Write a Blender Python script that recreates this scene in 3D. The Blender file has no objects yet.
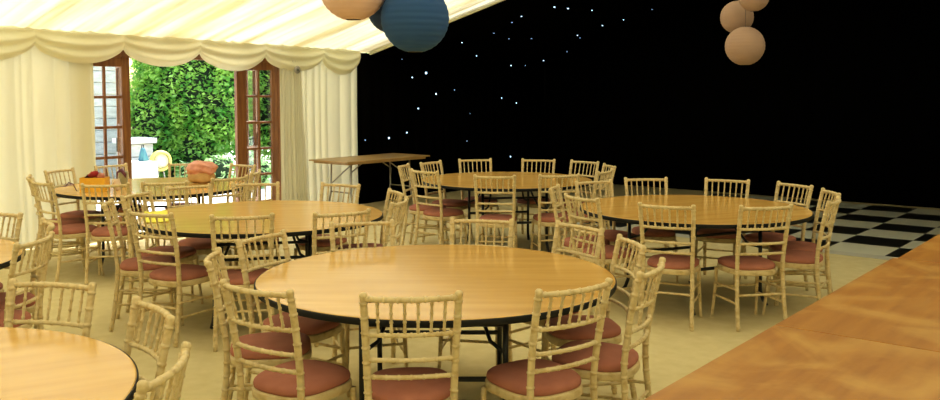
import bpy, math, random
from mathutils import Vector, Matrix
R = math.radians
scene = bpy.context.scene
COL = scene.collection
rnd = random.Random(7)

# ------------------------------------------------------------------ helpers
class MB:
    """collects geometry, links it as one mesh object"""
    def __init__(s): s.v = []; s.f = []; s.m = []; s.cur = 0
    def add(s, vs, fs):
        o = len(s.v); s.v += [tuple(p) for p in vs]
        for f in fs: s.f.append(tuple(i + o for i in f)); s.m.append(s.cur)
    def box(s, x0, x1, y0, y1, z0, z1, rot=0, piv=(0, 0)):
        vs = [(x, y, z) for x in (x0, x1) for y in (y0, y1) for z in (z0, z1)]
        if rot:
            c, n = math.cos(rot), math.sin(rot)
            vs = [(piv[0] + (x - piv[0]) * c - (y - piv[1]) * n, piv[1] + (x - piv[0]) * n + (y - piv[1]) * c, z) for x, y, z in vs]
        s.add(vs, [(0, 1, 3, 2), (4, 6, 7, 5), (0, 4, 5, 1), (2, 3, 7, 6), (0, 2, 6, 4), (1, 5, 7, 3)])
    def tube(s, pts, rad, seg=8, caps=True):
        pts = [Vector(p) for p in pts]; n = len(pts)
        if not hasattr(rad, '__len__'): rad = [rad] * n
        d0 = (pts[1] - pts[0]).normalized()
        up = Vector((0, 0, 1)) if abs(d0.z) < .9 else Vector((0, 1, 0))
        side = d0.cross(up).normalized(); vs = []
        for i, p in enumerate(pts):
            d = (pts[min(i + 1, n - 1)] - pts[max(i - 1, 0)]).normalized()
            side = (side - d * side.dot(d)).normalized(); b = d.cross(side)
            for k in range(seg):
                a = 2 * math.pi * k / seg
                vs.append(p + (side * math.cos(a) + b * math.sin(a)) * rad[i])
        fs = []
        for i in range(n - 1):
            for k in range(seg):
                fs.append((i * seg + k, i * seg + (k + 1) % seg, (i + 1) * seg + (k + 1) % seg, (i + 1) * seg + k))
        if caps:
            fs.append(tuple(range(seg))[::-1]); fs.append(tuple((n - 1) * seg + k for k in range(seg)))
        s.add(vs, fs)
    def disc(s, prof, seg=96, cx=0, cy=0):
        """lathe about z: prof list of (r,z)"""
        vs = []; n = len(prof)
        for r, z in prof:
            for k in range(seg):
                a = 2 * math.pi * k / seg; vs.append((cx + r * math.cos(a), cy + r * math.sin(a), z))
        fs = []
        for i in range(n - 1):
            for k in range(seg):
                fs.append((i * seg + k, i * seg + (k + 1) % seg, (i + 1) * seg + (k + 1) % seg, (i + 1) * seg + k))
        if prof[0][0] > 1e-4: fs.append(tuple(range(seg))[::-1])
        if prof[-1][0] > 1e-4: fs.append(tuple((n - 1) * seg + k for k in range(seg)))
        s.add(vs, fs)
    def grid(s, fn, nu, nv):
        vs = [fn(i / nu, j / nv) for i in range(nu + 1) for j in range(nv + 1)]
        fs = [(i * (nv + 1) + j, (i + 1) * (nv + 1) + j, (i + 1) * (nv + 1) + j + 1, i * (nv + 1) + j + 1) for i in range(nu) for j in range(nv)]
        s.add(vs, fs)
    def build(s, name, mats, parent=None, smooth=True, loc=None, bevel=0):
        me = bpy.data.meshes.new(name); me.from_pydata(s.v, [], s.f)
        if not isinstance(mats, (list, tuple)): mats = [mats]
        for m in mats: me.materials.append(m)
        if len(mats) > 1: me.polygons.foreach_set('material_index', s.m)
        me.polygons.foreach_set('use_smooth', [smooth] * len(s.f)); me.update()
        o = bpy.data.objects.new(name, me); COL.objects.link(o)
        if parent: o.parent = parent
        if loc: o.location = loc
        if bevel:
            b = o.modifiers.new('bevel', 'BEVEL'); b.width = bevel; b.segments = 2; b.limit_method = 'ANGLE'
        return o

def tag(o, label=None, cat=None, group=None, kind=None):
    if label: o['label'] = label
    if cat: o['category'] = cat
    if group: o['group'] = group
    if kind: o['kind'] = kind
    return o
def empty(name, loc, rz=0):
    o = bpy.data.objects.new(name, None); COL.objects.link(o); o.location = loc; o.rotation_euler.z = rz
    o.empty_display_size = .1
    return o
KIDS = {}
def copy_tree(o, parent=None):
    c = o.copy(); COL.objects.link(c)
    if parent: c.parent = parent
    for ch in list(o.children): copy_tree(ch, c)
    return c

# ------------------------------------------------------------------ materials
def mat(name):
    m = bpy.data.materials.new(name); m.use_nodes = True; nt = m.node_tree
    return m, nt, nt.nodes['Principled BSDF']
def simple(name, col, rough=.6, metal=0, spec=.5):
    m, nt, b = mat(name); b.inputs['Base Color'].default_value = (*col, 1)
    b.inputs['Roughness'].default_value = rough; b.inputs['Metallic'].default_value = metal
    b.inputs['Specular IOR Level'].default_value = spec
    return m
def noisy(name, c1, c2, scale=(5, 5, 5), detail=4, rough=.5, bump=0, bscale=60, lo=.35, hi=.65, spec=.5, c3=None):
    m, nt, b = mat(name); N = nt.nodes; L = nt.links
    tc = N.new('ShaderNodeTexCoord'); mp = N.new('ShaderNodeMapping'); mp.inputs['Scale'].default_value = scale
    no = N.new('ShaderNodeTexNoise'); no.inputs['Scale'].default_value = 1; no.inputs['Detail'].default_value = detail
    cr = N.new('ShaderNodeValToRGB'); cr.color_ramp.elements[0].position = lo; cr.color_ramp.elements[1].position = hi
    cr.color_ramp.elements[0].color = (*c1, 1); cr.color_ramp.elements[1].color = (*c2, 1)
    L.new(tc.outputs['Object'], mp.inputs[0]); L.new(mp.outputs[0], no.inputs[0]); L.new(no.outputs[0], cr.inputs[0])
    out = cr.outputs[0]
    if c3:
        n2 = N.new('ShaderNodeTexNoise'); n2.inputs['Scale'].default_value = 2.3; n2.inputs['Detail'].default_value = 6
        n2.inputs['Distortion'].default_value = 1.2
        L.new(tc.outputs['Object'], n2.inputs[0])
        r2 = N.new('ShaderNodeValToRGB'); r2.color_ramp.elements[0].position = .47; r2.color_ramp.elements[1].position = .66
        r2.color_ramp.elements[0].color = (0, 0, 0, 1); r2.color_ramp.elements[1].color = (.7, .7, .7, 1)
        L.new(n2.outputs[0], r2.inputs[0])
        mx = N.new('ShaderNodeMixRGB'); L.new(r2.outputs[0], mx.inputs[0]); L.new(out, mx.inputs[1]); mx.inputs[2].default_value = (*c3, 1)
        out = mx.outputs[0]
    L.new(out, b.inputs['Base Color'])
    b.inputs['Roughness'].default_value = rough; b.inputs['Specular IOR Level'].default_value = spec
    if bump:
        n3 = N.new('ShaderNodeTexNoise'); n3.inputs['Scale'].default_value = bscale; n3.inputs['Detail'].default_value = 3
        L.new(tc.outputs['Object'], n3.inputs[0])
        bp = N.new('ShaderNodeBump'); bp.inputs['Strength'].default_value = bump; bp.inputs['Distance'].default_value = .01
        L.new(n3.outputs[0], bp.inputs['Height']); L.new(bp.outputs[0], b.inputs['Normal'])
    return m
def fabric(name, col, trans=.5, bump=.15, tcol=None):
    m = bpy.data.materials.new(name); m.use_nodes = True; nt = m.node_tree; N = nt.nodes; L = nt.links
    N.remove(N['Principled BSDF']); out = N['Material Output']
    d = N.new('ShaderNodeBsdfDiffuse'); t = N.new('ShaderNodeBsdfTranslucent'); mx = N.new('ShaderNodeMixShader')
    d.inputs[0].default_value = (*col, 1); t.inputs[0].default_value = (*(tcol or col), 1); mx.inputs[0].default_value = trans
    tc = N.new('ShaderNodeTexCoord'); no = N.new('ShaderNodeTexNoise'); no.inputs['Scale'].default_value = 7; no.inputs['Detail'].default_value = 5
    bp = N.new('ShaderNodeBump'); bp.inputs['Strength'].default_value = bump; bp.inputs['Distance'].default_value = .03
    L.new(tc.outputs['Object'], no.inputs[0]); L.new(no.outputs[0], bp.inputs['Height']); L.new(bp.outputs[0], d.inputs['Normal'])
    L.new(d.outputs[0], mx.inputs[1]); L.new(t.outputs[0], mx.inputs[2]); L.new(mx.outputs[0], out.inputs['Surface'])
    return m

M = {}
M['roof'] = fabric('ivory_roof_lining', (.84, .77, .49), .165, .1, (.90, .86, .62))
def gather_shading(m, c1, c2, sx, sy):
    # noise streaks paint fold shading and doubled cloth into the translucent colour
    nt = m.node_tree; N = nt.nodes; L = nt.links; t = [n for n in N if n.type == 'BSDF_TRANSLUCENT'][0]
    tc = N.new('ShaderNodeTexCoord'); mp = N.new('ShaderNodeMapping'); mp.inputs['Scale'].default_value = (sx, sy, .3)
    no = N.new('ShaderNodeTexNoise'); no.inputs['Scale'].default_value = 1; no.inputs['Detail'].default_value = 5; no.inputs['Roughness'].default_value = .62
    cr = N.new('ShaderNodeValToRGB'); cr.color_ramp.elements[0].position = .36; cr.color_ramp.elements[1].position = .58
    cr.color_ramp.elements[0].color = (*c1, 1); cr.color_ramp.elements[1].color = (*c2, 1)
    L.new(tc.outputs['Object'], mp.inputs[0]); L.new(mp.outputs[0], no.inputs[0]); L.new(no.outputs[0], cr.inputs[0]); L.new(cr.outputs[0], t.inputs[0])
gather_shading(M['roof'], (.42, .34, .15), (.98, .92, .66), .25, 4.6)
M['wall'] = fabric('ivory_wall_lining', (.77, .74, .52), .09, .2, (.82, .79, .56))
M['swag'] = fabric('ivory_valance', (.84, .81, .60), .2, .2)
M['curtain'] = fabric('white_curtain', (.76, .74, .60), .2, .2)
M['black'] = simple('black_starcloth', (.0018, .0016, .0014), 1, 0, 0)
M['carpet'] = noisy('beige_carpet', (.62, .53, .28), (.69, .60, .34), (9, 9, 9), 6, .95, .5, 220, .3, .7, .1)
M['lime'] = noisy('limewashed_wood', (.50, .36, .15), (.66, .53, .28), (22, 22, 26), 4, .5, .1, 80, .30, .52)
M['pad'] = noisy('dusty_rose_velvet', (.39, .145, .10), (.46, .18, .125), (10, 10, 10), 3, .85, .15, 300, .3, .7, .2)
M['ply'] = noisy('varnished_birch_ply', (.59, .335, .08), (.71, .44, .125), (1.5, 14, 3), 5, .17, .02, 40, .3, .7, .5)
M['ply_old'] = noisy('worn_orange_ply', (.31, .123, .018), (.43, .196, .032), (16, 1.6, 3), 5, .38, .03, 40, .3, .7, .4, (.54, .31, .08))
M['ply_back'] = noisy('dull_ply', (.40, .25, .10), (.50, .33, .15), (14, 1.5, 3), 5, .4, 0, 40, .3, .7, .4)
M['edge'] = simple('black_edge_trim', (.006, .006, .005), .6, 0, .25)
M['steel'] = simple('black_steel', (.02, .02, .02), .35, .3)
M['grey_steel'] = simple('grey_steel', (.38, .36, .32), .4, .6)
M['tile_w'] = simple('white_floor_tile', (.62, .63, .52), .5, 0, .3)
M['tile_b'] = simple('black_floor_tile', (.012, .012, .011), .4, 0, .3)
M['alu'] = simple('floor_edge_strip', (.55, .55, .48), .4, .2)
M['door'] = noisy('stained_oak', (.15, .05, .012), (.25, .10, .026), (30, 30, 3), 4, .45, .05, 60)
M['pink_paper'] = simple('pink_paper', (.74, .52, .43), .9, 0, .1)
M['peach_paper'] = simple('peach_paper', (.40, .27, .20), .9, 0, .1)
M['blue_paper'] = simple('blue_paper', (.03, .085, .23), .85, 0, .15)
M['navy_paper'] = simple('navy_paper', (.022, .045, .12), .85, 0, .15)
M['wire'] = simple('thin_wire', (.1, .1, .1), .5, .5)
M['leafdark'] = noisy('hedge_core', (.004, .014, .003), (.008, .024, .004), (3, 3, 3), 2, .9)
M['stone'] = noisy('pale_stone', (.55, .53, .46), (.72, .70, .62), (6, 6, 20), 5, .9, .3, 20)
M['paving'] = noisy('pale_paving', (.66, .63, .55), (.78, .76, .68), (2, 2, 2), 5, .9, .2, 20)
def leafmat(name, c1, c2, tr=.4):
    m = bpy.data.materials.new(name); m.use_nodes = True; nt = m.node_tree; N = nt.nodes; L = nt.links
    b = N['Principled BSDF']; out = N['Material Output']
    tc = N.new('ShaderNodeTexCoord'); no = N.new('ShaderNodeTexNoise'); no.inputs['Scale'].default_value = 3.5; no.inputs['Detail'].default_value = 4
    cr = N.new('ShaderNodeValToRGB'); cr.color_ramp.elements[0].position = .38; cr.color_ramp.elements[1].position = .64
    cr.color_ramp.elements[0].color = (*c1, 1); cr.color_ramp.elements[1].color = (*c2, 1)
    L.new(tc.outputs['Object'], no.inputs[0]); L.new(no.outputs[0], cr.inputs[0]); L.new(cr.outputs[0], b.inputs['Base Color'])
    b.inputs['Roughness'].default_value = .42
    t = N.new('ShaderNodeBsdfTranslucent'); mx = N.new('ShaderNodeMixShader'); mx.inputs[0].default_value = tr
    L.new(cr.outputs[0], t.inputs[0]); L.new(b.outputs[0], mx.inputs[1]); L.new(t.outputs[0], mx.inputs[2]); L.new(mx.outputs[0], out.inputs['Surface'])
    return m
M['leaf'] = leafmat('laurel_leaf', (.10, .36, .045), (.55, .82, .17), .5)
M['leaf_light'] = leafmat('pale_leaf', (.25, .5, .16), (.6, .8, .42))
def glass():
    m = bpy.data.materials.new('clear_glass'); m.use_nodes = True; nt = m.node_tree; N = nt.nodes; L = nt.links
    out = N['Material Output']; N.remove(N['Principled BSDF'])
    g = N.new('ShaderNodeBsdfGlossy'); g.inputs['Roughness'].default_value = .02
    t = N.new('ShaderNodeBsdfTransparent'); t.inputs[0].default_value = (.94, .96, .95, 1)
    mx = N.new('ShaderNodeMixShader'); mx.inputs[0].default_value = .07
    L.new(t.outputs[0], mx.inputs[1]); L.new(g.outputs[0], mx.inputs[2]); L.new(mx.outputs[0], out.inputs['Surface'])
    return m
M['glass'] = glass()
def emis(name, col, st):
    m, nt, b = mat(name); b.inputs['Base Color'].default_value = (0, 0, 0, 1)
    b.inputs['Emission Color'].default_value = (*col, 1); b.inputs['Emission Strength'].default_value = st
    return m
M['star'] = emis('blue_white_led', (.45, .75, 1), 4)
M['star_dim'] = emis('dim_blue_led', (.35, .6, 1), 1.6)

# ------------------------------------------------------------------ camera
CAM_H = 1.7016; YAW = 38.8; F = 887.45; PITCH = 3.5
cam = bpy.data.cameras.new('camera'); co = bpy.data.objects.new('camera', cam); COL.objects.link(co)
co.location = (0, 0, CAM_H); co.rotation_euler = (R(90 - PITCH), 0, R(YAW))
cam.sensor_width = 36; cam.lens = 36 * F / 940
ppy = 91.59 + F * math.tan(R(PITCH))
cam.shift_y = -(200 - ppy) / 940; cam.clip_end = 200
scene.camera = co

# ------------------------------------------------------------------ setting
XL, XR, Y0, YG, YB, RIDGE, SL = -9.7, 2.0, -4.0, 9.6, 14.35, -3.85, .262
def eave(y): return 2.346 - (min(max(y, 0), YG) - 4.2) * .013
def roof(x, y): return eave(y) + SL * ((x - XL) if x <= RIDGE else (2 * RIDGE - XL - x))
b = MB(); b.box(XL - .02, XR + .02, Y0, YB, -.06, 0)
tag(b.build('floor', M['carpet'], smooth=False), kind='structure')

def folds(seed, n, lo, hi, L0, L1):
    """irregular pleat profile: returns function t -> offset in 0..1"""
    r = random.Random(seed); ks = []; t = L0
    while t < L1: ks.append(t); t += r.uniform(lo, hi)
    hs = [r.uniform(.55, 1) for _ in ks]
    import bisect
    def f(t):
        i = min(max(bisect.bisect_right(ks, t) - 1, 0), len(ks) - 2)
        u = min(max((t - ks[i]) / (ks[i + 1] - ks[i]), 0), 1)
        return hs[i] * math.sin(math.pi * u) ** .8
    return f
fr = folds(3, 0, .07, .30, Y0, YG + 1)
fr2 = folds(8, 0, .5, 1.4, Y0, YG + 1)
def roof_fn(x0, x1, sgn):
    def fn(u, v):
        y = Y0 + (YG - Y0) * u; x = x0 + (x1 - x0) * v
        z = roof(x, y) - .030 * fr(y + .05 * math.sin(3 * v)) - .045 * fr2(y + .25 * v) * (.4 + .6 * math.sin(math.pi * v))
        return (x, y, z + .03)
    return fn
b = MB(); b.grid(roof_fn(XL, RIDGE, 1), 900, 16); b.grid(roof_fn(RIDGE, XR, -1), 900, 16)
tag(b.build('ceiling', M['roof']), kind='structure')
b = MB()
b.grid(lambda u, v: (XL + (RIDGE - XL) * v, YG + (YB - YG) * u, roof(XL + (RIDGE - XL) * v, YG) - .015), 2, 2)
b.grid(lambda u, v: (RIDGE + (XR - RIDGE) * v, YG + (YB - YG) * u, roof(RIDGE + (XR - RIDGE) * v, YG) - .015), 2, 2)
o = b.build('ceiling', M['black'], smooth=False); tag(o, kind='structure')
sm = o.modifiers.new('thick', 'SOLIDIFY'); sm.thickness = .008; sm.offset = 0

b = MB()
for xa, xb in ((XL, RIDGE), (RIDGE, XR)):
    za, zb = roof(xa, YG), roof(xb, YG)
    b.add([(x, y, z + dz) for x, z in ((xa, za), (xb, zb)) for y in (YG - .02, YG + .015) for dz in (-.03, .10)], [(0, 4, 5, 1), (2, 3, 7, 6), (0, 2, 6, 4), (1, 5, 7, 3), (0, 1, 3, 2), (4, 6, 7, 5)])
tag(b.build('trim_1', M['swag'], smooth=False), kind='structure')
# left wall lining, either side of the door
wy0, wy1, wy2, wy3 = Y0, 5.19, 7.84, 9.32
fw = folds(11, 0, .07, .26, Y0, YB)
def wall_fn(ya, yb, amp=.045):
    def fn(u, v):
        y = ya + (yb - ya) * u; z = (eave(y) + .03) * v
        return (XL + .03 + amp * fw(y + .03 * math.sin(2.5 * v)) * (.7 + .3 * (1 - v)), y, max(z, .005))
    return fn
b = MB(); b.grid(wall_fn(wy0, wy1), 620, 8); b.grid(wall_fn(wy2, wy3), 120, 8)
tag(b.build('wall_left', M['wall']), kind='structure')
# black lining past the gable
fb = folds(21, 0, .15, .4, YG - 1, YB + 1); fb2 = folds(22, 0, .15, .4, XL, XR + 1)
b = MB(); b.grid(lambda u, v: (XL + .01 + .03 * fb(wy3 + (YB - wy3) * u), wy3 + (YB - wy3) * u, roof(XL, YG) * v), 160, 2)
o = b.build('wall_left', M['black']); tag(o, kind='structure'); sm = o.modifiers.new('t', 'SOLIDIFY'); sm.thickness = .008; sm.offset = 0
b = MB(); b.grid(lambda u, v: (XL + (XR - XL) * u, YB - .03 * fb2(XL + (XR - XL) * u), roof(XL + (XR - XL) * u, YG) * v), 320, 2)
o = b.build('wall_back', M['black']); tag(o, kind='structure'); sm = o.modifiers.new('t', 'SOLIDIFY'); sm.thickness = .008; sm.offset = 0
b = MB(); b.grid(lambda u, v: (XR - .01, YG + (YB - YG) * u, roof(XR, YG) * v), 2, 2)
o = b.build('wall_right', M['black']); tag(o, kind='structure'); sm = o.modifiers.new('t', 'SOLIDIFY'); sm.thickness = .008; sm.offset = 0
b = MB(); b.grid(lambda u, v: (XR - .03 - .04 * fw(Y0 + (YG - Y0) * u), Y0 + (YG - Y0) * u, roof(XR, Y0 + (YG - Y0) * u) * v), 300, 2)
tag(b.build('wall_right', M['wall']), kind='structure')
b = MB(); b.grid(lambda u, v: (XL + (XR - XL) * u, Y0 + .03 * fb2(XL + (XR - XL) * u), roof(XL + (XR - XL) * u, Y0) * v), 300, 2)
tag(b.build('wall_front', M['wall']), kind='structure')

# valance of swags along the eaves of the left wall
tips = [9.30] + [8.575 - 1.017 * k for k in range(12)]
def swag(ya, yb, seed):
    r = random.Random(seed); sg = r.uniform(.17, .20)
    def fn(u, v):
        y = ya + (yb - ya) * u; s = 4 * u * (1 - u)
        top = eave(y) + .045; tip = top - .19; bot = tip - sg * s ** .75
        z = top + (bot - top) * v
        x = XL + .10 + .035 * math.sin(v * 3.14) + .028 * math.sin(v * 17 + .5) * (s ** .5) * (v > .05) + .05 * s * v
        x += .012 * math.cos(u * 2 * math.pi * 4) * (1 - s) * v
        return (x, y, z)
    return fn
b = MB()
for i in range(len(tips) - 1): b.grid(swag(tips[i + 1], tips[i], i), 28, 22)
o = b.build('valance', M['swag']); tag(o, 'gathered ivory swag valance hanging along the top of the lined wall', 'valance')

# white curtain drawn back beside the right door panel
fc = folds(33, 0, .035, .09, 7, 9)
def cur(u, v):
    w = .34 + .12 * (1 - v); y = 7.82 + w * u
    return (XL + .10 + .05 * fc(7.82 + .5 * u + .02 * math.sin(4 * v)), y, .01 + (eave(8) - .12) * v)
b = MB(); b.grid(cur, 90, 16)
cu = b.build('curtain', M['curtain']); tag(cu, 'white pleated curtain drawn back beside the right glazed door panel', 'curtain')
r_ = empty('tieback_rosette', (XL + .21, 8.02, 2.0))
tag(r_, 'small round grey metal tieback rosette on top of the white curtain', 'curtain hook')
b = MB()
b.disc([(.0, .0), (.05, .0), (.055, .008), (.05, .016), (.03, .02), (0, .02)], 24); d = b.build('disc', M['grey_steel'], r_); d.rotation_euler = (0, R(90), 0)
b = MB(); b.disc([(.012, .018), (.016, .03), (.01, .04), (0, .042)], 12); d = b.build('knob', M['wire'], r_); d.rotation_euler = (0, R(90), 0)

# glazed oak door set: fixed side panels, posts, header, and two leaves folded outward
HT = 2.22
door = empty('door_1', (XL - .03, 6.4, 0)); tag(door, kind='structure')
def rel(y): return y - 6.4
def leaf(name, w, parent, loc, rz, stile=.10, cols=2, handle=True):
    """leaf in local y 0..w, thickness in x"""
    e = MB(); t = .022
    z0, z1 = .03, 2.1; top = .11; bot = .2
    e.box(-t, t, 0, stile, z0, z1); e.box(-t, t, w - stile, w, z0, z1)
    e.box(-t, t, stile, w - stile, z1 - top, z1); e.box(-t, t, stile, w - stile, z0, z0 + bot)
    iw = w - 2 * stile
    for c in range(1, cols): yy = stile + iw * c / cols; e.box(-.016, .016, yy - .016, yy + .016, z0 + bot, z1 - top)
    for k in range(1, 5): zz = z0 + bot + (z1 - top - z0 - bot) * k / 5; e.box(-.0155, .0155, stile, w - stile, zz - .016, zz + .016)
    o = e.build(name, M['door'], parent, smooth=False, loc=loc, bevel=.004); o.rotation_euler.z = rz
    g = MB(); g.box(-.004, .004, stile, w - stile, z0 + bot, z1 - top); g.build('pane', M['glass'], o, smooth=False)
    if handle:
        h = MB(); h.box(-.035, .035, w - .07, w - .04, .95, 1.12); h.tube([(.03, w - .055, 1.04), (.07, w - .055, 1.04), (.07, w - .16, 1.04)], .009, 8)
        h.build('handle', M['steel'], o, smooth=False)
    return o
leaf('side_panel', .62, door, (0, rel(5.045), 0), 0, handle=False)
leaf('side_panel', .625, door, (0, rel(7.235), 0), 0, handle=False)
leaf('door_leaf', .72, door, (-.075, rel(5.62), 0), R(64), handle=True)
leaf('door_leaf', .72, door, (-.07, rel(7.245), 0), R(31), handle=True)
e = MB(); e.box(-.03, .03, rel(5.56), rel(5.664), 0, 2.14); e.build('door_post', M['door'], door, smooth=False, bevel=.005)
e = MB(); e.box(-.03, .03, rel(7.18), rel(7.235), 0, 2.14); e.build('door_post', M['door'], door, smooth=False, bevel=.005)
e = MB(); e.box(-.03, .03, rel(4.98), rel(5.045), 0, 2.14); e.build('door_post', M['door'], door, smooth=False, bevel=.005)
e = MB(); e.box(-.03, .03, rel(7.86), rel(7.93), 0, 2.14); e.build('door_post', M['door'], door, smooth=False, bevel=.005)
e = MB(); e.box(-.055, .055, rel(4.98), rel(7.93), 2.10, HT + .14); e.build('door_header', M['door'], door, smooth=False, bevel=.005)
e = MB(); e.box(-.06, .06, rel(4.98), rel(7.93), .0, .03); e.build('threshold', M['alu'], door, smooth=False, bevel=.005)

# ------------------------------------------------------------------ dance floor
df = empty('dance_floor', (-2.33, 9.67, 0))
tag(df, 'black and white chequered dance floor laid in front of the black backdrop', 'dance floor')
TS = .61
b = MB()
for i in range(-6, 6):
    for j in range(7):
        b.cur = (i + j) % 2 == 0 and 1 or 0
        b.add([(i * TS, j * TS, .022), ((i + 1) * TS, j * TS, .022), ((i + 1) * TS, (j + 1) * TS, .022), (i * TS, (j + 1) * TS, .022)], [(0, 1, 2, 3)])
b.cur = 1; b.box(-6 * TS, 6 * TS, 0, 7 * TS, 0.001, .021)
b.build('tiles', [M['tile_w'], M['tile_b']], df, smooth=False)
b = MB(); x0, x1, y1 = -6 * TS, 6 * TS, 7 * TS
def ramp(vs): b.add(vs, [(0, 1, 2, 3), (4, 7, 6, 5), (0, 4, 5, 1), (3, 2, 6, 7), (1, 5, 6, 2), (0, 3, 7, 4)])
w_ = .09
ramp([(x0 - w_, -w_, .003), (x1 + w_, -w_, .003), (x1, 0, .0225), (x0, 0, .0225), (x0 - w_, -w_, .001), (x1 + w_, -w_, .001), (x1, 0, .001), (x0, 0, .001)])
ramp([(x0 - w_, y1, .003), (x0 - w_, -w_, .003), (x0, 0, .0225), (x0, y1, .0225), (x0 - w_, y1, .001), (x0 - w_, -w_, .001), (x0, 0, .001), (x0, y1, .001)])
b.build('edge_strip', M['alu'], df, smooth=False)

# ------------------------------------------------------------------ round tables
def bamboo(L, r, step=.055, bulge=1.15, off=0):
    """list of (t along 0..1, radius)"""
    out = [(0, r)]; n = max(1, int(L / step))
    for k in range(n):
        c = (k + .5) * L / n
        for d, q in ((-.013, 1.02), (-.0065, .92), (-.0035, bulge), (.0035, bulge), (.0065, .92), (.013, 1.02)):
            out.append(((c + d) / L, r * q))
    out.append((1, r)); return out
def rod(m, path, r, seg=8, step=.055, bulge=1.3, taper=None):
    """path: function t->point"""
    P0 = [Vector(path(i / 12)) for i in range(13)]; L = sum((P0[i + 1] - P0[i]).length for i in range(12))
    bb = bamboo(L, r, step, bulge)
    m.tube([path(t) for t, _ in bb], [q * (taper(t) if taper else 1) for t, q in bb], seg)
TR = .914
def make_round():
    root = empty('round_table', (0, 0, 0))
    b = MB(); b.disc([(.0, .733), (TR - .004, .733), (TR, .736), (TR, .752), (TR - .004, .755), (.0, .755)], 128)
    o = b.build('tabletop', M['ply'], root, smooth=False)
    b = MB(); b.disc([(TR - .03, .722), (TR + .003, .722), (TR + .006, .726), (TR + .006, .749), (TR + .003, .7525), (TR - .0005, .7525), (TR - .0005, .7325), (TR - .03, .7325), (TR - .03, .722)], 128)
    b.build('edge_trim', M['edge'], root)
    for sy in (-1, 1):
        for sx in (-1, 1):
            b = MB(); b.tube([(sx * .34, sy * .40, .73), (sx * .34, sy * .41, .35), (sx * .34, sy * .415, .12), (sx * .35, sy * .44, .05), (sx * .36, sy * .47, .012)], .0145, 10)
            b.build('leg', M['steel'], root)
        b = MB(); b.tube([(-.34, sy * .41, .34), (.34, sy * .41, .34)], .013, 8); b.build('crossbar', M['steel'], root)
        b = MB(); b.tube([(-.33, sy * .40, .60), (.33, sy * .40, .60)], .011, 8); b.build('crossbar', M['steel'], root)
        for sx in (-1, 1):
            b = MB(); b.tube([(sx * .33, sy * .405, .47), (sx * .27, sy * .33, .50), (sx * .23, sy * .25, .60), (sx * .20, sy * .18, .70), (sx * .20, sy * .12, .728)], .010, 8)
            b.build('brace', M['steel'], root)
    for sx in (-1, 1):
        b = MB(); b.box(sx * .45 - .02, sx * .45 + .02, -.6, .6, .712, .734); b.build('batten', M['edge'], root, smooth=False)
    return root
round0 = make_round()
TABLES = {
 'T1': (-2.982, 3.434, YAW, 'round wooden table nearest the camera in the centre, standing clear in front'),
 'T2': (-3.097, 6.765, YAW + 25, 'round wooden table on the right, beside the chequered dance floor'),
 'T3': (-5.496, 4.293, YAW + 12, 'round wooden table with a bright yellow patch on its left end'),
 'T4': (-5.683, 7.701, YAW + 10, 'round wooden table at the back centre, against the starlit black backdrop'),
 'T5': (-8.037, 4.914, YAW, 'round wooden table by the open doors with an orange box and pink bundle on it'),
 'T6': (-3.182, .800, YAW + 30, 'round wooden table cut off by the bottom left corner of the photo'),
 'T7': (-5.80, 1.62, YAW + 15, 'round wooden table cut off by the left edge of the photo'),
}
first = True
for k, (x, y, rz, lab) in TABLES.items():
    t = round0 if first else copy_tree(round0); first = False
    t.location = (x, y, 0); t.rotation_euler.z = R(rz)
    tag(t, lab, 'table', 'round wooden banquet tables')

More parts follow.
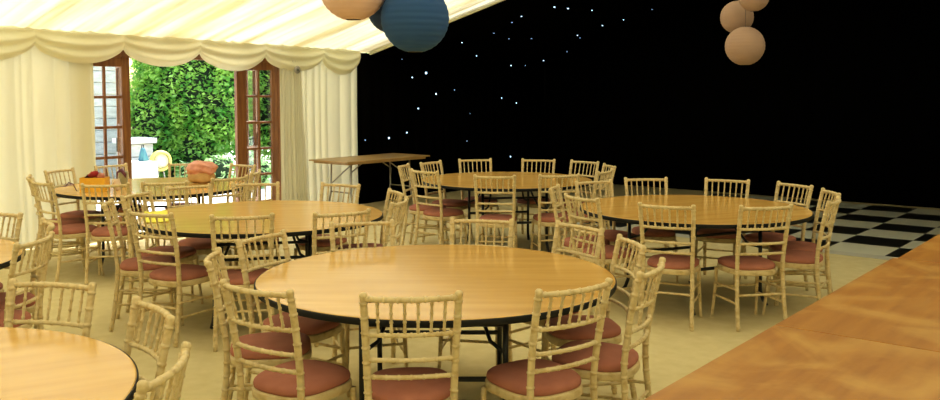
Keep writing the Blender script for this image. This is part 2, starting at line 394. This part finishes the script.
# ------------------------------------------------------------------ chairs
def make_chair():
    root = empty('chiavari_chair', (0, 0, 0)); W = M['lime']
    def post(s):
        def p(t):
            z = .898 * t
            if z < .45:
                k = z / .45; y = -.245 + (.245 - .190) * (1 - (1 - k) ** 1.6); x = .186 - .012 * k
            else:
                k = (z - .45) / .448; y = -.190 - .075 * k ** 1.5; x = .174 + .016 * k
            return Vector((s * x, y, z))
        return p
    for s in (-1, 1):
        m = MB(); pf = post(s); r = .0152
        bb = [(0.003, r * .85)] + [q for q in bamboo(.898, r, .062, 1.2)[1:-1]] + [(.985, r), (.997, r * 1.15), (1.008, r * .9), (1.012, r * .3)]
        m.tube([pf(t) for t, _ in bb], [q for _, q in bb], 8); m.build('back_post', W, root)
    def at(z, s): return post(s)(z / .898)
    def rail(z, bow):
        a, c = at(z, -1), at(z, 1)
        return lambda t: a.lerp(c, t) + Vector((0, -bow * 4 * t * (1 - t), 0))
    rails = [(.882, .034, .0118), (.730, .030, .0098), (.622, .027, .0098), (.548, .024, .0098)]
    for i, (z, bow, r) in enumerate(rails):
        m = MB(); rod(m, rail(z, bow), r, 8, .05, 1.22); m.build('top_rail' if i == 0 else 'back_rail', W, root)
    for k in range(6):
        t = (k + 1) / 7; a = rail(.882, .034)(t); c = rail(.730, .030)(t)
        m = MB(); rod(m, lambda u: c.lerp(a, u), .0060, 6, .036, 1.35); m.build('spindle', W, root)
    def outline(f, n=40):
        pts = []
        for i in range(n):
            a = 2 * math.pi * i / n; cx, sy = math.cos(a), math.sin(a); e = 2 / 3.0
            x = abs(cx) ** e * math.copysign(1, cx); y = abs(sy) ** e * math.copysign(1, sy)
            hw = .178 + .018 * (y + 1) / 2
            pts.append((x * hw * f, .003 + y * .200 * f))
        return pts
    def stack(m, lay):
        n = 40; vs = []
        for f, z in lay: vs += [(x, y, z) for x, y in outline(f)]
        fs = [(i * n + k, i * n + (k + 1) % n, (i + 1) * n + (k + 1) % n, (i + 1) * n + k) for i in range(len(lay) - 1) for k in range(n)]
        fs.append(tuple(range(n))[::-1]); fs.append(tuple((len(lay) - 1) * n + k for k in range(n))); m.add(vs, fs)
    m = MB(); stack(m, [(.95, .382), (.985, .384), (1.0, .390), (1.0, .416), (.985, .422), (.9, .423)]); m.build('seat', W, root)
    m = MB(); stack(m, [(.93, .4225), (.965, .428), (.975, .440), (.96, .452), (.90, .463), (.75, .471), (.45, .475), (.1, .476)]); m.build('seat_pad', M['pad'], root)
    def fl(s):
        return lambda t: Vector((s * (.166 + .014 * (1 - t) ** 1.5), .155 + .035 * (1 - t) ** 1.5, .385 * t + .002))
    for s in (-1, 1):
        m = MB(); rod(m, fl(s), .0142, 8, .062, 1.12, lambda t: .72 + .28 * t); m.build('front_leg', W, root)
    def strut(a, c, r=.0085):
        m = MB(); rod(m, lambda t: a.lerp(c, t), r, 6, .07, 1.15); m.build('stretcher', W, root)
    strut(fl(-1)(.62), fl(1)(.62)); strut(at(.25, -1), at(.25, 1))
    for s in (-1, 1): strut(fl(s)(.46), at(.19, s)); strut(fl(s)(.70), at(.29, s))
    return root
CH = [
 # table, back-top centre x, y, rotation, label
 ('T1',-2.363,2.567,44,'front chair of the nearest central table, its back squarely towards the camera'),
 ('T1',-1.937,3.122,73,'chair at the front right of the nearest central table'),
 ('T1',-1.885,3.666,102,'side-on chair right of the nearest central table, nearer of the two there'),
 ('T1',-2.288,4.230,138,'side-on chair right of the nearest central table, farther of the two there'),
 ('T1',-2.803,4.538,165,'chair at the back right of the nearest central table'),
 ('T1',-3.417,4.369,-152,'chair straight behind the nearest central table, above its far edge'),
 ('T1',-3.926,3.821,-124,'chair behind the nearest central table, left of the middle'),
 ('T1',-3.972,3.080,-78,'chair at the back left of the nearest central table, tilted back rail'),
 ('T1',-3.684,2.583,-42,'edge-on chair left of the nearest central table, between two angled chairs'),
 ('T1',-2.957,2.266,7,'large chair at the front left of the nearest central table'),
 ('T2',-2.842,5.763,15,'chair at the front left of the table by the chequered floor'),
 ('T2',-2.267,6.153,49,'chair at the front right of the chequered-floor table, nearest the worn trestle tables'),
 ('T2',-3.873,7.426,-138,'chair at the back left of the chequered-floor table, against the black'),
 ('T2',-3.236,7.785,-170,'chair straight behind the chequered-floor table, against the black'),
 ('T2',-2.609,7.760,154,'chair at the back right of the chequered-floor table, turned slightly left'),
 ('T2',-2.180,7.323,125,'edge-on chair right of the chequered-floor table, farther of the pair'),
 ('T2',-2.025,6.878,96,'edge-on chair right of the chequered-floor table, nearer of the pair'),
 ('T2',-4.113,6.856,-113,'chair over the far left edge of the chequered-floor table'),
 ('T2',-3.575,5.807,-19,"chair left of the chequered-floor table, just behind the nearest table's back right chair"),
 ('T2',-4.104,6.271,-66,'edge-on narrow chair left of the chequered-floor table'),
 ('T3',-4.367,4.067,68,'chair at the front right of the yellow-patch table'),
 ('T3',-4.751,3.543,51,'front chair of the yellow-patch table, back to the camera'),
 ('T3',-4.910,5.154,148,'edge-on chair right of the yellow-patch table, farther of the pair'),
 ('T3',-4.503,4.771,117,'edge-on chair right of the yellow-patch table, nearer of the pair'),
 ('T3',-5.701,5.292,-168,'chair behind the yellow-patch table, in front of the wall-side trestle table'),
 ('T3',-6.335,4.873,-127,'chair behind the yellow-patch table, in front of the right glazed door panel'),
 ('T3',-6.597,4.366,-100,'chair behind the left part of the yellow-patch table'),
 ('T3',-5.349,3.245,12,'chair with the yellow patch seen through its spindles'),
 ('T3',-6.362,3.717,-63,'chair left of the yellow-patch table, farther of the two there'),
 ('T3',-6.085,3.387,-36,'chair left of the yellow-patch table, nearer edge-on one'),
 ('T4',-5.120,6.745,31,'front chair of the far back centre table, squarely turned away'),
 ('T4',-6.548,8.241,-128,'chair behind the far centre table, left of the pair against the black'),
 ('T4',-5.923,8.693,-157,'chair behind the far centre table, right of the pair against the black'),
 ('T4',-6.698,7.601,-84,'chair left of the far centre table, partly hidden by a nearer back'),
 ('T4',-6.027,6.741,-5,'chair at the left front of the far centre table, pad fully showing'),
 ('T4',-6.608,7.082,-62,'edge-on leftmost chair of the far centre table'),
 ('T4',-5.371,8.787,174,'chair at the back right of the far centre table, against the black'),
 ('T4',-4.894,8.503,137,'edge-on chair at the far right of the far centre table'),
 ('T4',-4.681,7.248,47,'chair at the front right of the far centre table'),
 ('T4',-4.571,7.833,100,'chair right of the far centre table, just in front of its edge-on chair'),
 ('T5',-7.317,3.997,48,'chair in front of the orange box'),
 ('T5',-8.451,3.904,-22,'edge-on leftmost chair of the table by the doors'),
 ('T5',-7.891,3.756,-2,'chair at the front left of the table by the doors, pad showing'),
 ('T5',-9.002,4.446,-69,'chair at the back left of the table by the doors'),
 ('T5',-9.143,5.089,-83,'chair behind the orange box, before the left glazed door panel'),
 ('T5',-8.695,5.747,-133,'chair in the open doorway behind the pink bundle'),
 ('T5',-8.066,6.035,-176,'chair at the back right of the doors table, against the door post'),
 ('T5',-7.236,5.546,130,'edge-on chair at the right end of the table by the doors'),
 ('T5',-6.975,5.021,90,'chair just right of the pink bundle'),
 ('T5',-7.042,4.492,47,'chair at the front right of the doors table, left of the bundle'),
 ('T6',-2.959,1.801,167,'chair right of the bottom left table, spindles seen end-on'),
 ('T6',-2.321,1.451,129,'chair cut by the bottom edge, right of the bottom left table'),
 ('T6',-3.683,1.777,-153,'chair behind the bottom left table, its back above the edge'),
 ('T7',-4.874,2.263,128,'chair with a curved back turned left, beside the left-edge table'),
 ('T7',-5.400,2.580,160,'nearly edge-on chair behind the left-edge table'),
 ('T7',-6.120,2.600,-158,"chair cut by the photo's left edge, against the ivory wall"),
]
SEATS = []
for tk, x, y, rz, lab in CH:
    a = R(rz); SEATS.append([x - math.sin(a) * .265, y + math.cos(a) * .265])
for it in range(60):                      # neighbours never stand inside one another
    for i in range(len(SEATS)):
        for j in range(i):
            p, q = SEATS[i], SEATS[j]; dx, dy = p[0] - q[0], p[1] - q[1]; dd = math.hypot(dx, dy)
            if dd < .445:
                k = (.445 - dd) / dd * .5; p[0] += dx * k; p[1] += dy * k; q[0] -= dx * k; q[1] -= dy * k
chair0 = make_chair(); first = True
for (tk, x, y, rz, lab), seat in zip(CH, SEATS):
    c = chair0 if first else copy_tree(chair0); first = False
    c.location = (seat[0], seat[1], 0); c.rotation_euler.z = R(rz)
    tag(c, 'pale ' + lab, 'chair', 'limewashed chiavari chairs around the tables')

# ------------------------------------------------------------------ trestle tables
def trestle(name, x0, x1, y0, y1, m, legm, label, group=None, fold=True):
    cx, cy = (x0 + x1) / 2, (y0 + y1) / 2; hx, hy = (x1 - x0) / 2, (y1 - y0) / 2
    root = empty(name, (cx, cy, 0)); tag(root, label, 'table', group)
    b = MB(); b.box(-hx, hx, -hy, hy, .737, .755); b.build('tabletop', m, root, smooth=False, bevel=.003)
    b = MB()
    for s in (-1, 1):
        b.box(s * (hx - .05) - .012, s * (hx - .05) + .012, -hy + .06, hy - .06, .706, .737)
        b.box(-hx + .062, hx - .062, s * (hy - .07) - .012, s * (hy - .07) + .012, .706, .737)
    b.build('apron', m, root, smooth=False)
    for sy in (-1, 1):
        y = sy * (hy - .26)
        for sx in (-1, 1):
            b = MB(); b.tube([(sx * .2, y, .71), (sx * .2, y + sy * .01, .30), (sx * .27, y + sy * .015, .012)], .012, 8); b.build('leg', legm, root)
        b = MB(); b.tube([(-.2, y + sy * .01, .30), (.2, y + sy * .01, .30)], .011, 8); b.build('crossbar', legm, root)
        for sx in (-1, 1):
            b = MB(); b.tube([(sx * .08, y - sy * .36, .71), (sx * .08, y - sy * .10, .56), (sx * .19, y, .42)], .009, 8); b.build('brace', legm, root)
    return root
trestle('trestle_table', -1.264, -.504, 1.685, 3.548, M['ply_old'], M['steel'], 'worn orange wooden trestle table filling the bottom right corner, nearest of the row', 'worn trestle tables in a row')
trestle('trestle_table', -1.264, -.504, 3.556, 5.42, M['ply_old'], M['steel'], 'worn orange wooden trestle table in the middle of the row at lower right', 'worn trestle tables in a row')
trestle('trestle_table', -1.240, -.480, 5.432, 7.30, M['ply_old'], M['steel'], 'worn orange wooden trestle table farthest along the row, pointing at the dance floor', 'worn trestle tables in a row')
trestle('trestle_table', -9.50, -8.74, 8.22, 9.92, M['ply_back'], M['grey_steel'], 'bare brown trestle table with grey legs standing along the wall by the black backdrop')

# ------------------------------------------------------------------ things on the tables
Z = .755
bx = empty('orange_box', (-8.04, 4.31, Z), R(YAW + 3)); tag(bx, 'orange-yellow cardboard box of red flowers on the table by the doors', 'box')
M['orange'] = noisy('orange_card', (.75, .38, .02), (.85, .46, .03), (8, 8, 8), 3, .6)
b = MB(); w, d, h = .115, .075, .135; t = .006
b.box(-w, w, -d, -d + t, .001, h); b.box(-w, w, d - t, d, .001, h); b.box(-w, -w + t, -d + t, d - t, .001, h); b.box(w - t, w, -d + t, d - t, .001, h); b.box(-w + t, w - t, -d + t, d - t, .001, .012)
b.build('carton', M['orange'], bx, smooth=False)
b = MB()
for k in range(4): b.box(-.09 + k * .05 - .012, -.09 + k * .05 + .012, -d - .0015, -d + .001, .055, .065)
b.build('printed_dashes', simple('red_print', (.5, .06, .03), .6), bx, smooth=False)
def petals(m, c, r, n, seed):
    q = random.Random(seed)
    for k in range(n):
        a = q.uniform(0, 6.28); el = q.uniform(.1, 1.4); d = Vector((math.cos(a) * math.cos(el), math.sin(a) * math.cos(el), math.sin(el)))
        s = d.cross(Vector((0, 0, 1.01))).normalized() * r * .45; u = d.cross(s).normalized() * r * .15; p = Vector(c)
        m.add([p + d * r * .2, p + d * r * .7 + s, p + d * r + u, p + d * r * .7 - s, p + d * r * .55 + u * 2], [(0, 1, 4), (1, 2, 4), (2, 3, 4), (3, 0, 4)])
M['red'] = simple('crimson_petal', (.55, .06, .07), .7); M['rose'] = simple('pale_rose_petal', (.8, .38, .30), .7)
M['purple'] = simple('dark_purple', (.12, .02, .05), .5)
for (x, y, z, r, mm, lab) in [(.0, 0, .135, .065, 'red', 'crimson bloom, the large one at the middle of the orange box'), (.07, -.02, .125, .055, 'rose', 'pale pink bloom on the right of the orange box'), (-.06, .02, .12, .045, 'purple', 'dark red bloom on the left of the orange box')]:
    m = MB(); petals(m, (0, 0, .10), r, 40, int(r * 1000)); a = R(YAW + 3)
    fl_ = empty('cut_flower', (-8.04 + x * math.cos(a) - y * math.sin(a), 4.31 + x * math.sin(a) + y * math.cos(a), Z + z - .10), a)
    tag(fl_, lab, 'flower', 'flowers in the orange box'); m.build('bloom', M[mm], fl_)
    m = MB(); m.tube([(0, 0, -z + .118), (0, 0, .10)], .004, 6); m.build('stem', M['leaf'], fl_)
# dark spray of leaves hanging either side of the box
def spray(loc, ang, lab, mm, L=.17, up=.12):
    r0 = empty('leaf_spray', loc, ang); tag(r0, lab, 'foliage')
    m = MB(); m.tube([(0, 0, .004), (L * .3, 0, up * .8), (L * .7, 0, up), (L, 0, up * .55)], .004, 6); m.build('stem', M[mm], r0)
    m = MB(); q = random.Random(5)
    for k in range(14):
        t = .25 + .75 * k / 13; p = Vector((L * t, 0, up * (.4 + 1.1 * t - .95 * t * t))); s = (-1) ** k
        a = Vector((.025, s * .034, q.uniform(-.01, .012))); n = Vector((.008, -s * .010, .002))
        m.add([p, p + a * .6 + n, p + a * 1.5, p + a * .7 - n], [(0, 1, 2), (0, 2, 3)])
    m.build('leaves', M[mm], r0)
    return r0
spray((-8.155, 4.19, Z), R(YAW + 185), 'dark drooping leaf spray on the left of the orange box', 'purple', .10, .09)
# tall lily-like vase right of the box
va = empty('flower_vase', (-7.98, 4.50, Z)); tag(va, 'small pale vase with a dark maroon drooping flower, right of the orange box', 'vase')
b = MB(); b.disc([(0, .001), (.03, .001), (.035, .01), (.04, .05), (.028, .09), (.024, .11), (.020, .11), (.024, .088), (.03, .05), (0, .012)], 20); b.build('vase_body', simple('pale_ceramic', (.75, .6, .45), .4), va)
b = MB(); b.tube([(0, 0, .1), (.0, .005, .17), (.03, .03, .19), (.06, .05, .15), (.065, .052, .12)], [.005, .01, .02, .016, .004], 10); b.build('flower', M['purple'], va)
mg = empty('candle_jar', (-8.32, 4.76, Z)); tag(mg, 'grey-green candle jar standing behind the maroon flower', 'jar')
b = MB(); b.disc([(0, .001), (.038, .001), (.042, .008), (.044, .13), (.046, .14), (.040, .14), (.038, .012), (0, .012)], 24); b.build('jar_body', simple('grey_green_glaze', (.30, .30, .19), .4), mg)
b = MB(); b.disc([(0, .012), (.034, .012), (.034, .09), (0, .092)], 20); b.build('candle', simple('cream_wax', (.8, .75, .6), .6), mg)
# pink bundle of cloth with a tan wrapped base
bd = empty('cloth_bundle', (-7.93, 5.41, Z), R(YAW)); tag(bd, 'puckered dusty pink cloth bundle on the right of the table by the doors', 'cloth bundle')
def blob(m, fn, nu=40, nv=20):
    m.grid(lambda u, v: fn(2 * math.pi * u, math.pi * (v - .5)), nu, nv)
def bun(a, e):
    c = math.cos(e); r = 1 + .07 * math.sin(5 * a + 2 * e) + .04 * math.sin(11 * a + 3) * c + .05 * math.sin(7 * e + 2 * a)
    s = abs(c) ** .55
    return (.155 * r * s * math.cos(a), .125 * r * s * math.sin(a), .150 + .07 * r * math.sin(e) + .008 * math.sin(3 * a))
m = MB(); blob(m, bun); m.build('pink_cloth', noisy('dusty_pink_cloth', (.62, .26, .20), (.78, .42, .32), (14, 14, 20), 4, .85, .5, 30), bd)
def base(a, e):
    c = abs(math.cos(e)) ** .45; r = 1 + .05 * math.sin(6 * a + e)
    return (.135 * r * c * math.cos(a), .11 * r * c * math.sin(a), .066 + .064 * math.sin(e) * (1 + .06 * math.sin(4 * a)))
m = MB(); blob(m, base); tag(m.build('tan_wrapping', noisy('tan_paper', (.50, .30, .12), (.66, .44, .2), (10, 10, 16), 4, .8, .4, 30), bd), 'tan wrapping under the pink cloth')
# thin lemon-yellow patch lying flat on the middle left table
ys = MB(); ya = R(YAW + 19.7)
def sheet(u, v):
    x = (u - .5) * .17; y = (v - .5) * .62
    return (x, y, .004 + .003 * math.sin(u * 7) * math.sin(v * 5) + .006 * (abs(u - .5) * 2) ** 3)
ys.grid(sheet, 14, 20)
o = ys.build('yellow_patch', simple('lemon_yellow', (.85, .80, .05), .6), None, True, (-6.015, 3.70, Z + .0006)); o.rotation_euler.z = ya
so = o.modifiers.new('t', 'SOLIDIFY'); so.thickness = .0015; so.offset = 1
tag(o, 'bright lemon-yellow flat patch on the left end of the middle left table', 'paper')

# ------------------------------------------------------------------ lanterns
def lantern(loc, r, mname, label):
    top = roof(loc[0], loc[1]) - .06
    root = empty('paper_lantern', loc); tag(root, label, 'lantern', 'round paper lanterns under the ridge')
    m = MB(); n = 15 * 6; prof = []
    for i in range(n + 1):
        e = -math.pi / 2 + .22 + (math.pi - .44) * i / n
        k = r * (1 + .012 * abs(math.sin(math.pi * i / 6)) - .006)
        prof.append((k * math.cos(e), k * math.sin(e)))
    vs = MB(); seg = 64
    P_ = []
    for (a, z) in prof:
        for k in range(seg): P_.append((a * math.cos(2 * math.pi * k / seg), a * math.sin(2 * math.pi * k / seg), z))
    m.add(P_, [(i * seg + k, i * seg + (k + 1) % seg, (i + 1) * seg + (k + 1) % seg, (i + 1) * seg + k) for i in range(n) for k in range(seg)])
    m.build('shade', M[mname], root)
    m = MB()
    for z, s in ((prof[-1][1], 1), (prof[0][1], -1)):
        rr = prof[-1][0]; m.tube([(rr * math.cos(a), rr * math.sin(a), z) for a in [2 * math.pi * k / 24 for k in range(25)]], .002, 5, False)
    m.tube([(-prof[-1][0], 0, prof[-1][1]), (prof[-1][0], 0, prof[-1][1])], .002, 5)
    m.build('wire_frame', M['wire'], root)
    m = MB(); m.tube([(0, 0, prof[-1][1]), (0, 0, top - loc[2])], .0018, 5); m.build('cord', M['wire'], root)
lantern((-3.546, 3.894, 2.131), .2, 'blue_paper', 'large blue paper lantern at the top centre, lowest of its cluster')
lantern((-3.837, 3.674, 2.319), .2, 'pink_paper', 'large pink paper lantern left of the blue one, cut by the top edge')
lantern((-3.896, 4.060, 2.217), .15, 'navy_paper', 'small navy paper lantern half hidden between the pink and the large blue one')
lantern((-3.534, 8.896, 2.168), .198, 'peach_paper', 'peach paper lantern lowest of the cluster in front of the black')
lantern((-3.72, 9.13, 2.487), .171, 'peach_paper', 'peach paper lantern in the middle of the cluster in front of the black')
lantern((-3.41, 8.79, 2.657), .152, 'peach_paper', 'peach paper lantern highest of the cluster, cut by the top edge')

# ------------------------------------------------------------------ star lights in the black lining
STARS = [(-9.7, 10.889, 2.005, 2, 'W'),(-9.7, 10.551, 1.928, 1, 'W'),(-9.7, 11.137, 1.662, 1.3, 'W'),(-9.7, 11.603, 1.729, 0.7, 'W'),(-9.7, 10.68, 1.428, 1.1, 'W'),(-9.7, 10.405, 1.048, 1.1, 'W'),(-9.7, 9.992, 0.977, 1.6, 'W'),(-9.7, 9.481, 0.967, 0.8, 'W'),(-8.87, 10.832, 2.517, 0.9, 'R'),(-9.7, 12.037, 1.321, 0.6, 'W'),(-9.7, 10.308, 2.21, 0.5, 'W'),(-9.7, 11.926, 0.846, 0.7, 'W'),(-7.142, 10.83, 2.95, 1.3, 'R'),(-7.129, 11.171, 2.953, 1.3, 'R'),(-7.083, 11.774, 2.964, 0.9, 'R'),(-6.75, 13.081, 3.047, 0.7, 'R'),(-7.277, 13.1, 2.916, 1, 'R'),(-7.605, 12.981, 2.834, 1, 'R'),(-7.604, 10.659, 2.834, 1, 'R'),(-7.868, 10.786, 2.768, 0.8, 'R'),(-8.362, 10.992, 2.645, 0.8, 'R'),(-8.547, 11.636, 2.598, 0.8, 'R'),(-8.461, 12.147, 2.62, 0.8, 'R'),(-8.133, 13.05, 2.702, 1, 'R'),(-8.238, 13.3, 2.676, 0.8, 'R'),(-8.975, 14.038, 2.491, 0.8, 'R'),(-9.465, 11.95, 2.369, 1.1, 'R'),(-9.7, 13.224, 2.18, 1, 'W'),(-9.7, 13.667, 2.19, 0.5, 'W'),(-9.542, 14.101, 2.349, 1.2, 'R'),(-9.7, 12.935, 1.585, 0.9, 'W'),(-9.7, 13.384, 1.49, 0.9, 'W'),(-9.7, 13.216, 0.503, 1.2, 'W'),(-9.7, 12.94, 0.225, 0.8, 'W')]
for i, (x, y, z, k, s) in enumerate(STARS):
    m = MB(); r = .008 * k + .003
    pr = [(r * math.cos(a), r * math.sin(a)) for a in [R(90 * j / 4) for j in range(5)]]
    m.disc(pr[:-1] + [(0, r)], 10)
    o = m.build('star_light', M['star'] if k > .85 else M['star_dim'])
    if s == 'W': o.location = (XL + .016 + .03 * fb(y), y, z); o.rotation_euler = (0, R(90), 0); wh = 'low on the black side lining'
    else: o.location = (x, y, roof(x, YG) - .021); o.rotation_euler = (R(180), 0, 0); wh = 'in the black ceiling lining'
    lab = 'tiny blue-white star light among many in the black lining'
    if i == 0: lab = 'brightest and largest blue-white star light, right of the blue lantern\'s underside'
    if i == 6: lab = 'second brightest blue star light, low near the left edge of the black lining'
    if i == 32: lab = 'lone star light low in the black, just above the back centre table chairs'
    if i == 33: lab = 'lowest star light in the black, between the two far chairs of the back table'
    tag(o, lab, 'star light', 'star lights in the black lining')

# ------------------------------------------------------------------ outside the doors
b = MB(); b.box(-30, XL - .02, -15, 30, -.10, -.03); tag(b.build('patio', M['paving'], smooth=False), 'sunlit pale paved patio outside the open doors', 'patio', kind='structure')
def leaves(m, pts, size, q, flat=.5):
    for p in pts:
        d = Vector((q.uniform(-1, 1), q.uniform(-1, 1), q.uniform(-.9, .5))).normalized()
        s = d.cross(Vector((q.uniform(-.6, .6), q.uniform(-.6, .6), 1))).normalized(); n = d.cross(s)
        L = size * q.uniform(.6, 1.25); w = L * .30; p = Vector(p)
        m.add([p, p + d * L * .45 + s * w + n * w * .35, p + d * L, p + d * L * .45 - s * w + n * w * .35, p + d * L * .5], [(0, 1, 4), (1, 2, 4), (2, 3, 4), (3, 0, 4)])
def shrub(name, c, rad, n, size, seed, label, lm='leaf', group=None, lobes=10):
    q = random.Random(seed); root = empty(name, (c[0], c[1], 0)); tag(root, label, 'shrub', group)
    lob = [(0, 0, rad[2] * .52, .80)]
    for k in range(lobes):
        a = q.uniform(0, 6.28); zz = q.uniform(.15, .9)
        w = math.sqrt(max(.05, 1 - (2 * zz - 1) ** 2)) * .55
        lob.append((rad[0] * w * math.cos(a), rad[1] * w * math.sin(a), rad[2] * zz, q.uniform(.34, .5)))
    m = MB(); core = MB()
    for (x, y, z, s) in lob:
        rx, ry, rz = rad[0] * s, rad[1] * s, rad[2] * s * .62
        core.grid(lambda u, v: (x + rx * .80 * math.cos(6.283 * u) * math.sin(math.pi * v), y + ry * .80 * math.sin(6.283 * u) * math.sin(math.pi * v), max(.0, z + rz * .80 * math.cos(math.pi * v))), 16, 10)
        pts = []
        for k in range(int(n * s * s / sum(t[3] ** 2 for t in lob))):
            v = Vector((q.gauss(0, 1), q.gauss(0, 1), q.gauss(0, 1))).normalized() * q.uniform(.82, 1.08) 
            zc = z + rz * v.z
            if zc > .02: pts.append((x + rx * v.x, y + ry * v.y, zc))
        leaves(m, pts, size, q)
    m.build('foliage', M[lm], root, smooth=False); core.build('dark_core', M['leafdark'], root)  # solid near-black green core fills the shrub behind its leaves
    return root
HG = 'laurel shrubs of the hedge outside'
shrub('laurel_shrub', (-14.75, 9.95), (1.4, 1.30, 3.6), 40000, .115, 1, 'large glossy laurel shrub filling the open doorway', group=HG)
shrub('laurel_shrub', (-14.9, 12.2), (1.5, 1.35, 3.7), 26000, .12, 2, 'laurel shrub seen through the right glazed door panel', group=HG)
shrub('laurel_shrub', (-15.0, 14.4), (1.5, 1.35, 3.8), 8000, .15, 4, 'laurel shrub at the far right of the hedge', group=HG)
for i, (x, y, s, lb) in enumerate([(-13.15, 8.72, .34, 'pale leafy plant at the left foot of the hedge, beside the hose'), (-13.1, 9.28, .46, 'pale leafy plant at the foot of the hedge behind the pink bundle'), (-13.0, 9.95, .45, 'pale leafy plant at the foot of the hedge right of the pink bundle')]):
    shrub('border_plant', (x, y), (s * .7, s * .7, s * 1.25), 420, .13, 30 + i, lb, 'leaf_light', 'pale plants along the hedge foot', 5)
# stone terrace left of the doorway: wall courses, pier, steps
st = empty('stone_steps', (-14.2, 7.2, 0)); tag(st, 'pale stone garden steps and retaining wall behind the left glazed door panel', 'stone steps')
m = MB()
for k in range(4): m.box(-.6, .55 - .28 * k + .04, -3.2, .36 - .02 * k, -.03 if k == 0 else .14 + .2 * (k - 1) + .17, .14 + .2 * k - .03)
m.build('riser', M['stone'], st, smooth=False)
m = MB()
for k in range(4): m.box(-.6, .59 - .28 * k + .04, -3.24, .40 - .02 * k, .11 + .2 * k, .14 + .2 * k)
m.build('tread', M['paving'], st, smooth=False)
m = MB()
for k in range(15): m.box(-1.5 - .01 * (k % 2), -.62, -3.3, 1.42 - .02 * (k % 2), -.03 + .21 * k, .175 + .21 * k)
m.build('retaining_wall', M['stone'], st, smooth=False, bevel=.02)
pi_ = empty('stone_pier', (-13.82, 8.12, 0)); tag(pi_, 'square pale stone pier with a flat cap left of the hose', 'stone pier')
m = MB()
for k in range(4): m.box(-.22, .22, -.2, .22, -.03 + .215 * k, .175 + .215 * k)
m.build('pier_block', M['stone'], pi_, smooth=False, bevel=.012)
m = MB(); m.box(-.27, .27, -.25, .27, .83, .92); m.build('cap', M['paving'], pi_, smooth=False, bevel=.012)
m = MB(); m.box(-13.52, -12.95, 7.7, 8.03, -.03, .57); tag(m.build('stone_bench', M['stone'], smooth=False, bevel=.02), 'low pale stone ledge in front of the pier', 'stone ledge')
hs = empty('garden_hose', (-13.15, 8.20, .0), R(-20)); tag(hs, 'coiled yellow garden hose on a round reel beside the stone ledge', 'hose')
m = MB()
for k in range(4):
    rr = .155 - .012 * (k % 2); m.tube([(.03 * (k - 1.5), rr * math.cos(a), .56 + rr * math.sin(a)) for a in [2 * math.pi * j / 36 for j in range(37)]], .018, 8, False)
m.build('hose_coil', simple('yellow_hose', (.85, .70, .15), .4), hs)
m = MB(); m.tube([(-.03, 0, .56), (.03, 0, .56)], .115, 28); m.build('reel', simple('pale_reel', (.8, .78, .55), .5), hs)
m = MB(); m.tube([(0, 0, .56), (0, -.12, -.03)], .012, 6); m.tube([(0, 0, .56), (0, .12, -.03)], .012, 6); m.build('reel_stand', M['grey_steel'], hs)
wc = empty('garden_bag', (-13.22, 7.93, .57), R(20)); tag(wc, 'blue-green garden tote bag leaning on the ledge against the pier', 'bag')
m = MB(); m.add([(-.06, -.08, .001), (.06, -.08, .001), (.06, .08, .001), (-.06, .08, .001), (-.02, -.05, .22), (.02, -.05, .22), (.02, .02, .22), (-.02, .02, .22)], [(0, 3, 2, 1), (4, 5, 6, 7), (0, 1, 5, 4), (1, 2, 6, 5), (2, 3, 7, 6), (3, 0, 4, 7)])
m.build('bag_body', noisy('blue_green_canvas', (.03, .12, .18), (.07, .24, .24), (20, 20, 8), 2, .7), wc, smooth=False, bevel=.02)
m = MB(); m.tube([(0, -.04, .21), (0, -.035, .26), (0, .005, .26), (0, .01, .21)], .008, 6); m.build('handle', M['edge'], wc)

# ------------------------------------------------------------------ light
w = bpy.data.worlds.new('world'); scene.world = w; w.use_nodes = True; nt = w.node_tree
bg = nt.nodes['Background']; sky = nt.nodes.new('ShaderNodeTexSky'); sky.sky_type = 'NISHITA'; sky.sun_disc = False
sky.sun_elevation = R(55); sky.sun_rotation = R(-35); sky.air_density = 1.5; sky.dust_density = 3
nt.links.new(sky.outputs[0], bg.inputs[0]); bg.inputs[1].default_value = .8
sun = bpy.data.lights.new('sun', 'SUN'); sun.energy = 13; sun.angle = R(.6); sun.color = (1, .98, .90)
so_ = bpy.data.objects.new('sun', sun); COL.objects.link(so_)
az = Vector((-.30, .95, 0)).normalized(); el = R(58)
d = Vector((az.x * math.cos(el), az.y * math.cos(el), math.sin(el)))
so_.rotation_euler = d.to_track_quat('Z', 'Y').to_euler(); so_.location = (-20, 10, 15)

scene.view_settings.view_transform = 'Standard'; scene.view_settings.look = 'None'
scene.view_settings.exposure = 0; scene.view_settings.gamma = 1; scene.view_settings.use_curve_mapping = False
scene.cycles.max_bounces = 10; scene.cycles.diffuse_bounces = 6; scene.cycles.transmission_bounces = 6; scene.cycles.transparent_max_bounces = 12
scene.cycles.use_denoising = True; scene.cycles.sample_clamp_indirect = 6
